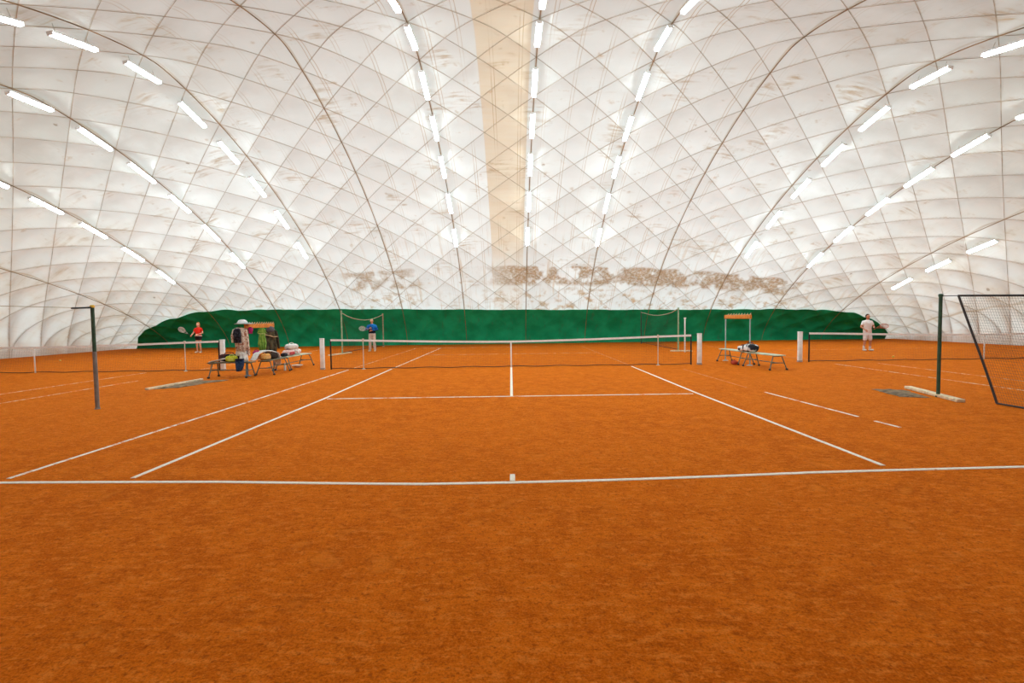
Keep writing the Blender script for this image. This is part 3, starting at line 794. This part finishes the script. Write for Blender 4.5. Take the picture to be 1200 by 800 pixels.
def bag(name, loc, rz, size, m, label, cat='bag', handle=None, group='bags on the benches', pocket=None, zipm=None):
    o = thing(name, loc, rz, label, cat, group)
    sx, sy, sz = size
    def fn(p_):
        k = 1 + .10 * noise.noise(p_ * 9 + Vector((len(label), 0, 0)))
        q_ = Vector((math.copysign(abs(p_.x / (sx / 2)) ** .62, p_.x) * sx / 2, math.copysign(abs(p_.y / (sy / 2)) ** .62, p_.y) * sy / 2, math.copysign(abs(p_.z / (sz / 2)) ** .7, p_.z) * sz / 2))
        return Vector((q_.x * k, q_.y * k, max(q_.z * k, -sz / 2)))
    mb = MB(); mb.ellip((0, 0, sz / 2), (sx / 2, sy / 2, sz / 2), 30, 18, fn); mb.build('body', m, o, angle=60)
    if handle:
        mb = MB(); mb.tube([(-sx * .25, 0, sz * .9), (-sx * .18, 0, sz * 1.12), (0, 0, sz * 1.2), (sx * .18, 0, sz * 1.12), (sx * .25, 0, sz * .9)], .012, 8); mb.build('handle', handle, o)
    if pocket:
        mb = MB(); mb.box((0, -sy * .47, sz * .40), (sx * .55, sy * .12, sz * .5), bev=.012); mb.build('pocket', pocket, o)
    return o
Z = .466
black_c = fabric('black_cloth', (.012, .012, .018))
white_c = fabric('white_cloth', (.80, .78, .74), (.66, .62, .58), 10)
bag('sports_bag', (-8.43, -2.01, Z), radians(4), (.32, .20, .19), fabric('lime_bag_cloth', (.58, .62, .05), (.42, .42, .03), 20), 'lime yellow bag on the weathered bench at left', handle=fabric('lime_tie', (.5, .55, .2)), pocket=fabric('lime_pocket', (.66, .68, .12)))
bag('sports_bag', (-8.60, -1.84, Z), radians(2), (.62, .16, .24), fabric('dark_bag_cloth', (.03, .025, .025), (.10, .03, .03), 7), 'black and maroon bag behind the lime bag at left', handle=black_c)
def towel(loc, rz, path, wid, m, label, thick=.022):
    o = thing('towel', loc, rz, label, 'towel', 'towels on the benches')
    mb = MB(); rg = []
    for i, (x_, z_) in enumerate(path):
        a_ = path[max(i - 1, 0)]; b_ = path[min(i + 1, len(path) - 1)]
        d = Vector((b_[0] - a_[0], 0, b_[1] - a_[1])).normalized(); nn = Vector((-d.z, 0, d.x))
        r_ = []
        N_ = 14
        for k in range(N_): 
            v = -wid / 2 + wid * k / (N_ - 1); r_.append(Vector((x_, v, z_)) + nn * (thick / 2 + .008 * sin(k * 1.3 + i)))
        for k in range(N_ - 1, -1, -1):
            v = -wid / 2 + wid * k / (N_ - 1); r_.append(Vector((x_, v, z_)) + nn * (-thick / 2 + .008 * sin(k * 1.3 + i)))
        rg.append(r_)
    mb.loft(rg); mb.build('cloth', m, o, angle=50)
    for k in (1, len(path) - 2):
        x_, z_ = path[k]
        mb = MB(); mb.box((x_, 0, z_ + .004), (.03, wid * 1.01, thick * 1.25), bev=.003); mb.build('stripe', fabric('pale_stripe', (.66, .56, .48)), o)
    return o
towel((-8.79, -1.99, Z), radians(4), [(-.28, -.06), (-.27, .01), (-.2, .03), (-.05, .06), (.08, .095), (.2, .11), (.28, .06)], .24, fabric('pinkish_towel', (.74, .66, .58)), 'crumpled pale towel left of the lime yellow bag on the left bench')
# jeans with a white shirt draped over the bench end
o = thing('folded_jeans', (-8.09, -2.21, 0), radians(6), 'dark blue jeans hanging over the bench front below the patterned jacket', 'jeans', 'clothes laid on the benches')
mb = MB(); rg = drape_rings([(.55, .105, 0), (.5, .125, 0), (.40, .12, 0), (.28, .10, -.01), (.2, .06, -.03)], .075, 3, 1); mb.loft(rg); mb.build('leg_fold', fabric('denim', (.012, .03, .085), (.03, .06, .13), 25), o, angle=180)
mb = MB(); mb.box((0, -.0, .555), (.22, .15, .035), bev=.012); mb.build('waistband', fabric('denim_dark', (.01, .012, .03)), o)
o = thing('folded_shirt', (-8.07, -2.02, .47), radians(6), 'white shirt lying on top of the jeans under the patterned jacket', 'shirt', 'clothes laid on the benches')
mb = MB(); mb.loft(drape_rings([(.24, .08, .0), (.21, .11, 0), (.10, .125, 0), (0, .12, 0)], .085, 4, 2)); mb.build('cloth', white_c, o, angle=180)
mb = MB(); mb.tube([(-.06, -.03, .23), (0, -.06, .25), (.06, -.03, .23)], .014, 8); mb.build('collar', white_c, o)
bag('sports_bag', (-7.74, -1.36, Z), radians(70), (.34, .24, .20), fabric('orange_bag_cloth', (.62, .22, .05), (.70, .40, .12), 12), 'orange bag under the white towel on the left benches', handle=black_c, pocket=fabric('orange_pocket', (.75, .42, .16)))
bag('sports_bag', (-7.74, -.85, Z), radians(85), (.40, .22, .20), fabric('dark_brown_bag', (.05, .035, .03)), 'dark bag behind the orange bag under the white towel', handle=black_c)
towel((-7.82, -1.02, Z), radians(80), [(-.72, .02), (-.66, .07), (-.55, .20), (-.35, .26), (-.12, .28), (.1, .255), (.3, .20), (.42, .15), (.485, .02), (.495, -.12), (.495, -.22)], .20, white_c, 'long white towel arched over the orange bag and hanging down the bench end')
bag('pouch', (-8.02, -1.35, .62), radians(20), (.22, .14, .14), fabric('pink_pouch', (.50, .04, .17), (.35, .02, .10)), 'magenta pouch propped behind the orange bag', 'pouch', handle=fabric('magenta_visor', (.38, .02, .15)))
bag('sports_bag', (-8.02, -1.35, Z), radians(20), (.26, .18, .16), fabric('peach_bag', (.66, .42, .28), (.75, .62, .48)), 'peach coloured bag under the magenta pouch')
bag('sports_bag', (-7.80, .42, Z), radians(84), (.55, .28, .21), fabric('pink_white_bag', (.76, .62, .60), (.72, .40, .36), 9), 'pink and white bag on the pale bench at left', handle=black_c, pocket=fabric('red_pocket', (.50, .07, .08)))
bag('sports_bag', (-7.78, .62, Z + .205), radians(80), (.55, .28, .20), white_c, 'large white bag on top of the pink and white bag', handle=white_c)
bag('sports_bag', (-7.82, 1.08, Z), radians(86), (.42, .26, .20), fabric('white_red_bag', (.78, .74, .70), (.62, .12, .10), 10, .58), 'white bag with red patches at the far end of the heap', handle=fabric('red_handle', (.5, .07, .06)))
bag('pouch', (-7.78, .02, Z), radians(80), (.2, .2, .12), fabric('black_cloth', (.012, .012, .018)), 'small black pouch at the near end of the pale bench', 'pouch')
bag('pouch', (-8.0, -.02, .50), radians(80), (.17, .14, .15), fabric('orange_pouch_cloth', (.70, .22, .05)), 'small orange pouch under the olive coat', 'pouch')
# bowl and bottle on the ground
o = thing('bowl', (-7.74, .95, 0), 0, 'white bowl on the clay under the pale bench', 'bowl')
mb = MB(); mb.lathe([(.07, 0), (.09, .012), (.15, .05), (.185, .085), (.18, .09), (.14, .055), (.05, .02)], (0, 0, 0), 28); mb.build('shell', mat('white_enamel', (.80, .79, .77), .3), o, angle=60)
mb = MB(); mb.lathe([(.185, .082), (.193, .088), (.185, .094), (.178, .088)], (0, 0, 0), 28); mb.build('rim', mat('white_enamel', (.8, .79, .77), .3), o, angle=60)
o = thing('water_bottle', (-7.70, -.12, 0), 0, 'pale water bottle standing under the bench gap at left', 'bottle')
mb = MB(); mb.lathe([(.034, 0), (.036, .02), (.036, .17), (.015, .215), (.015, .235)], (0, 0, 0), 18); mb.build('body', mat('pale_bottle', (.72, .72, .66), .25), o, angle=60)
mb = MB(); mb.lathe([(.017, .235), (.017, .26)], (0, 0, 0), 16); mb.build('cap', mat('white_enamel', (.8, .79, .77), .3), o)
# right hand bench load
bag('sports_bag', (7.83, -.78, Z + .008), radians(100), (.62, .30, .26), fabric('black_white_bag', (.02, .02, .026), (.78, .77, .76), 4.2, .52), 'black and white sports bag on the near right bench', handle=black_c, pocket=fabric('black_pocket', (.03, .03, .04)))
bag('sports_bag', (7.80, -.30, Z), radians(100), (.36, .24, .18), fabric('white_black_bag', (.78, .77, .76), (.03, .03, .035), 6.5, .6), 'white bag with black marks beside the right rack pole', handle=black_c)
bag('sports_bag', (7.62, -.10, 0), radians(80), (.40, .2, .13), fabric('red_bag_cloth', (.48, .07, .03), (.35, .04, .02)), 'red bag on the clay under the right benches', handle=fabric('red_handle', (.5, .07, .06)))
# balls
ball_m = fabric('tennis_ball_felt', (.74, .56, .06), (.66, .50, .05), 40)
def ball(x, y, label):
    o = thing('tennis_ball', (x, y, 0), 0, label, 'ball', 'tennis balls on the clay')
    mb = MB(); mb.ellip((0, 0, .036), (.036, .036, .036), 20, 14); mb.build('felt', ball_m, o)
    mb = MB(); pts = []
    for k in range(48):
        a_ = 2 * pi * k / 48; v = Vector((cos(a_) + .35 * cos(3 * a_), sin(a_) - .35 * sin(3 * a_), .9 * sin(2 * a_))).normalized() * .0362
        pts.append(v + Vector((0, 0, .036)))
    mb.tube(pts, .0016, 5, closed=True); mb.build('seam', white_band, o)
ball(-20.4, 5.5, 'yellow tennis ball on the clay behind the left court net')
ball(14.43, 1.7, 'yellow tennis ball on the clay behind the right court net')

# ------------------------------------------------------------------ people
skin_m = mat('skin', (.60, .32, .20), .55, var=.08, scale=5)
eye_m = mat('eye_dark', (.02, .015, .012), .3)
lip_m = mat('lip', (.42, .14, .11), .5)
def remeshed(mb, name, m, parent, vox=.012, smooth_it=6):
    me_ = mb.mesh(name + '_raw'); o_ = bpy.data.objects.new(name, me_); COL.objects.link(o_)
    md = o_.modifiers.new('r', 'REMESH'); md.mode = 'VOXEL'; md.voxel_size = vox
    sm = o_.modifiers.new('s', 'SMOOTH'); sm.factor = .5; sm.iterations = smooth_it
    dg = bpy.context.evaluated_depsgraph_get(); ev = o_.evaluated_get(dg)
    me2 = bpy.data.meshes.new_from_object(ev); me2.name = name
    o_.modifiers.clear(); o_.data = me2; bpy.data.meshes.remove(me_)
    me2.polygons.foreach_set('use_smooth', np.ones(len(me2.polygons), bool))
    me2.materials.clear(); me2.materials.append(m); o_.parent = parent
    return o_
def torso(mb, rings):
    rg = []
    for z, hw, hd, x_, y_ in rings:
        rg.append([Vector((x_ + hw * math.copysign(abs(cos(a)) ** .85, cos(a)), y_ + hd * math.copysign(abs(sin(a)) ** .85, sin(a)), z)) for a in [2 * pi * i / 24 for i in range(24)]])
    mb.loft(rg)
def hand(mb, wrist, d, side, curl):
    """palm and five fingers: d points along the hand, side towards the thumb, curl is where fingers bend"""
    d = d.normalized(); side = (side - d * side.dot(d)).normalized(); curl = (curl - d * curl.dot(d)).normalized()
    for k in (-1, 0, 1):
        mb.capsule(wrist + side * k * .018, wrist + d * .085 + side * k * .025, .018, .016, 10)
    for k, L in ((1.5, .072), (.5, .082), (-.5, .076), (-1.5, .060)):
        b = wrist + d * .085 + side * k * .021
        m1 = b + (d * .75 + curl * .65).normalized() * L * .5
        e = m1 + (d * .1 + curl).normalized() * L * .5
        mb.capsule(b, m1, .0095, .009, 8); mb.capsule(m1, e, .009, .0075, 8)
    b = wrist + d * .025 + side * .035
    m1 = b + (d * .6 + side * .6 + curl * .3).normalized() * .04
    e = m1 + (d * .6 + curl * .8).normalized() * .032
    mb.capsule(b, m1, .012, .0105, 8); mb.capsule(m1, e, .0105, .0085, 8)
def person(loc, rz, label, S, J, shirt, pants, hairm, pants_len, sleeve, shoe_m, sock_m=None, hair='short', female=False, trim=None, skin=None):
    """standing figure facing -Y; J holds elbows and wrists (metres, figure 1.75 m tall before scaling S)"""
    skin = skin or skin_m
    o = thing('person', loc, rz, label, 'person'); o.scale = (S, S, S)
    sh = .165 if female else .19; hip = .10; wst = .125 if female else .15
    V = Vector
    hx = J.get('stance', .11)
    LJ = {}
    for s_, nm in ((-1, 'L'), (1, 'R')):
        LJ[nm] = dict(hip=V((s_ * .09, 0, .92)), knee=V((s_ * hx, -.03, .50)), ankle=V((s_ * (hx + .02), .02, .085)), sh=V((s_ * sh, .01, 1.405)),
                      el=V(J['el' + nm]), wr=V(J['wr' + nm]), s=s_)
    b = MB()
    TR = [(.86, .15, .105, 0, .0), (.95, .165, .115, 0, .005), (1.08, wst, .10, 0, 0), (1.22, wst + .02, .105, 0, -.005), (1.34, sh - .005, .108, 0, .0), (1.41, sh - .005, .085, 0, .01), (1.455, sh - .06, .068, 0, .012), (1.485, .07, .058, 0, .012)]
    torso(b, TR)
    b.capsule((0, .012, 1.44), (0, .0, 1.57), .056, .052)
    # head with jaw, nose, ears
    def hf(p_):
        if p_.z < 0: p_ = V((p_.x * (1 + p_.z * 1.9), p_.y * (1 + p_.z * 1.2), p_.z))
        return p_
    b.ellip((0, -.015, 1.645), (.081, .099, .116), 24, 16, hf)
    b.capsule((0, -.108, 1.655), (0, -.122, 1.628), .010, .012, 8)
    for s_ in (-1, 1): b.ellip((s_ * .078, -.005, 1.64), (.012, .024, .032), 10, 8)
    b.ellip((0, -.085, 1.558), (.032, .028, .02), 10, 8)
    for q_ in LJ.values():
        b.capsule(q_['hip'], q_['knee'], .085, .055, 14); b.capsule(q_['knee'], q_['knee'].lerp(q_['ankle'], .35), .055, .054, 14); b.capsule(q_['knee'].lerp(q_['ankle'], .35), q_['ankle'], .054, .036, 14)
        b.capsule(q_['ankle'], q_['ankle'] + V((q_['s'] * .02, -.15, -.05)), .036, .03, 12)
        b.capsule(q_['sh'], q_['el'], .052, .038, 12); b.capsule(q_['el'], q_['wr'], .039, .026, 12)
        d = (q_['wr'] - q_['el']).normalized()
        hd = V(J.get('hd' + ('L' if q_['s'] < 0 else 'R'), d)); 
        hand(b, q_['wr'], hd, V((-q_['s'], -.4, .6)), V((-q_['s'] * .6, -.3, -.6)))
    body = remeshed(b, 'body', skin, o, .0095, 3)
    for s_ in (-1, 1):
        e = MB(); e.ellip((s_ * .032, -.106, 1.655), (.012, .007, .007), 10, 6); e.build('eye', eye_m, o)
    e = MB(); e.ellip((0, -.107, 1.583), (.024, .008, .006), 10, 6); e.build('mouth', lip_m, o)
    # shirt
    c = MB()
    torso(c, [(z - (.0 if i else -.02), hw + .022, hd + .022, x_, y_) for i, (z, hw, hd, x_, y_) in enumerate(TR[1:7])] + [(1.49, .08, .07, 0, .012)])
    for q_ in LJ.values():
        c.capsule(q_['sh'], q_['sh'].lerp(q_['el'], min(1, sleeve)), .060, .060 if sleeve < 1 else .054, 14)
        if sleeve > 1: c.capsule(q_['el'], q_['el'].lerp(q_['wr'], sleeve - 1), .056, .042, 12)
    remeshed(c, 'shirt' if sleeve < 1 else 'jacket', shirt, o, .013, 4)
    # trousers, shorts or skirt
    c = MB()
    torso(c, [(.84, .165, .12, 0, 0), (.95, .182, .135, 0, .003), (1.03, .165, .122, 0, 0)])
    for q_ in LJ.values():
        if pants_len <= 1: c.capsule(q_['hip'] - V((0, 0, .02)), q_['hip'].lerp(q_['knee'], pants_len), .105, .092, 14)
        else:
            c.capsule(q_['hip'], q_['knee'], .102, .078, 14); c.capsule(q_['knee'], q_['knee'].lerp(q_['ankle'], pants_len - 1), .078, .066, 14)
    remeshed(c, 'shorts' if pants_len <= 1 else 'trousers', pants, o, .013, 4)
    # shoes and socks
    for q_ in LJ.values():
        a_ = q_['ankle']; c = MB()
        c.capsule((a_.x, a_.y + .02, .045), (a_.x + q_['s'] * .025, a_.y - .17, .04), .046, .043, 14)
        c.capsule((a_.x, a_.y + .01, .05), (a_.x, a_.y, .095), .044, .042, 12)
        remeshed(c, 'shoe', shoe_m, o, .01, 3)
        if sock_m:
            c = MB(); c.capsule((a_.x, a_.y, .09), (a_.x * .985, a_.y - .01, .22), .047, .052, 14); remeshed(c, 'sock', sock_m, o, .01, 2)
    # hair
    c = MB()
    def cut(p_):
        if p_.y < -.045 and p_.z < .055: p_ = V((p_.x * .86, -.045, p_.z))
        return p_
    if hair == 'bald':
        c.ellip((0, .03, 1.635), (.080, .075, .06), 20, 12)
    else:
        c.ellip((0, .004, 1.670), (.093, .102, .113), 24, 14, cut)
        if hair == 'long':
            c.capsule((0, .07, 1.66), (0, .095, 1.47), .062, .035, 12)
            for s_ in (-1, 1): c.capsule((s_ * .06, .02, 1.68), (s_ * .07, .03, 1.52), .034, .022, 10)
    remeshed(c, 'hair', hairm, o, .011, 3)
    if trim: trim(o)
    return o, LJ

def racket(loc, d, nrm, label, frame_m, string_m, S=1.0):
    """grip end at loc, d along the handle towards the head, nrm across the string bed"""
    d = Vector(d).normalized(); nrm = Vector(nrm); nrm = (nrm - d * nrm.dot(d)).normalized(); sx = d.cross(nrm)
    o = thing('tennis_racket', loc, 0, label, 'racket', 'rackets held by the players')
    R = Matrix((sx, d, nrm)).transposed().to_4x4(); R.translation = Vector(loc); o.matrix_world = R @ Matrix.Scale(S, 4)
    cy, a, b_ = .515, .125, .165
    mb = MB(); mb.tube([(a * cos(t_), cy + b_ * sin(t_), 0) for t_ in [2 * pi * i / 40 for i in range(40)]], .011, 8, closed=True)
    mb.tube([(-.012, .17, 0), (-.03, .27, 0), (-.085, .40, 0)], .009, 8); mb.tube([(.012, .17, 0), (.03, .27, 0), (.085, .40, 0)], .009, 8)
    mb.build('frame', frame_m, o)
    mb = MB(); mb.capsule((0, 0, 0), (0, .19, 0), .017, .0155, 10); mb.build('grip', fabric('dark_grip', (.03, .03, .032)), o)
    mb = MB()
    for k in range(-7, 8):
        x_ = k * .0165; h_ = b_ * sqrt(max(0, 1 - (x_ / a) ** 2)); mb.tube([(x_, cy - h_, 0), (x_, cy + h_, 0)], .0021, 4)
    for k in range(-9, 10):
        y_ = k * .0172; h_ = a * sqrt(max(0, 1 - (y_ / b_) ** 2)); mb.tube([(-h_, cy + y_, 0), (h_, cy + y_, 0)], .0021, 4)
    mb.build('string_bed', string_m, o)
    return o
string_white = mat('string_white', (.75, .74, .70), .5)
# woman in red
WX, WY, WS = -17.12, 10.3, .94
JW = dict(elL=(-.27, -.04, 1.15), wrL=(-.25, -.26, 1.04), elR=(.24, .02, 1.16), wrR=(.10, -.22, 1.08), stance=.085)
def red_trim(o):
    mb = MB(); torso(mb, [(.985, .192, .142, 0, 0), (1.02, .19, .142, 0, 0)]); mb.build('hem_band', fabric('white_band_cloth', (.8, .76, .70)), o)
person((WX, WY, 0), 0, 'woman in a red top and dark shorts holding a racket at left', WS, JW, fabric('red_top', (.72, .03, .012), (.60, .02, .01)), fabric('black_shorts', (.02, .018, .02)),
       fabric('ginger_hair', (.55, .24, .09)), .30, .45, fabric('pale_shoe', (.72, .60, .42)), hair='long', female=True, trim=red_trim, skin=mat('fair_skin', (.66, .34, .22), .55, var=.06))
racket((WX - .25 * WS, WY - .34 * WS, 1.02 * WS), (-.36, -.42, .46), (.2, -.95, .1), 'pale racket held out by the woman in red', mat('pale_frame', (.6, .58, .56), .4), string_white)
# man in blue jacket with folded arms
BX, BY, BS = -7.40, 9.55, .985
JB = dict(elL=(-.30, -.06, 1.18), wrL=(-.06, -.24, 1.25), elR=(.30, -.06, 1.18), wrR=(.08, -.26, 1.14), stance=.11, hdL=(.8, -.3, .3), hdR=(-.9, -.3, .05))
def blue_trim(o):
    mb = MB(); torso(mb, [(.99, .186, .138, 0, 0), (1.1, .178, .128, 0, 0), (1.2, .185, .130, 0, -.005)]); mb.build('dark_panel', fabric('navy_panel', (.010, .012, .03)), o)
person((BX, BY, 0), 0, 'man in a bright blue jacket and pale trousers with folded arms', BS, JB, fabric('blue_jacket', (.012, .17, .52), (.01, .06, .22), 5), fabric('pale_trousers', (.62, .55, .48)),
       fabric('grey_hair', (.42, .38, .34)), 1.95, 1.9, fabric('pale_shoe', (.72, .6, .42)), hair='bald', trim=blue_trim)
racket((BX + .10, BY - .34, 1.16), (-1, -.05, .13), (.05, -1, .1), 'grey racket tucked in the arms of the man in blue', mat('grey_frame', (.35, .36, .36), .4), string_white)
# man in white
MX, MY, MS = 16.05, 5.35, .93
JM = dict(elL=(-.30, .02, 1.16), wrL=(-.26, -.20, 1.02), elR=(.29, -.02, 1.16), wrR=(.14, -.25, 1.10), stance=.13, hdR=(-.3, -.8, .0))
person((MX, MY, 0), 0, 'dark haired man in white shirt and shorts standing at right', MS, JM, fabric('white_shirt', (.80, .77, .75), (.74, .68, .66), 3), fabric('white_shorts', (.79, .74, .74)),
       fabric('black_hair', (.02, .015, .012)), .85, .55, fabric('white_shoe', (.78, .76, .72)), sock_m=fabric('white_sock', (.78, .75, .70)), hair='short', skin=mat('tan_skin', (.50, .22, .13), .55, var=.06))
racket((MX - .06, MY - .36, 1.0), (1, -.12, .22), (.1, -.75, .7), 'red brown racket held sideways by the man in white', mat('red_frame', (.42, .09, .05), .4), mat('red_string', (.50, .16, .10), .5))

# ------------------------------------------------------------------ picture settings
vs = scene.view_settings
vs.view_transform = 'Standard'; vs.look = 'None'; vs.exposure = 0.32; vs.gamma = 1.0; vs.use_curve_mapping = False
scene.display_settings.display_device = 'sRGB'
scene.cycles.max_bounces = 10; scene.cycles.diffuse_bounces = 6
scene.cycles.sample_clamp_indirect = 6.0
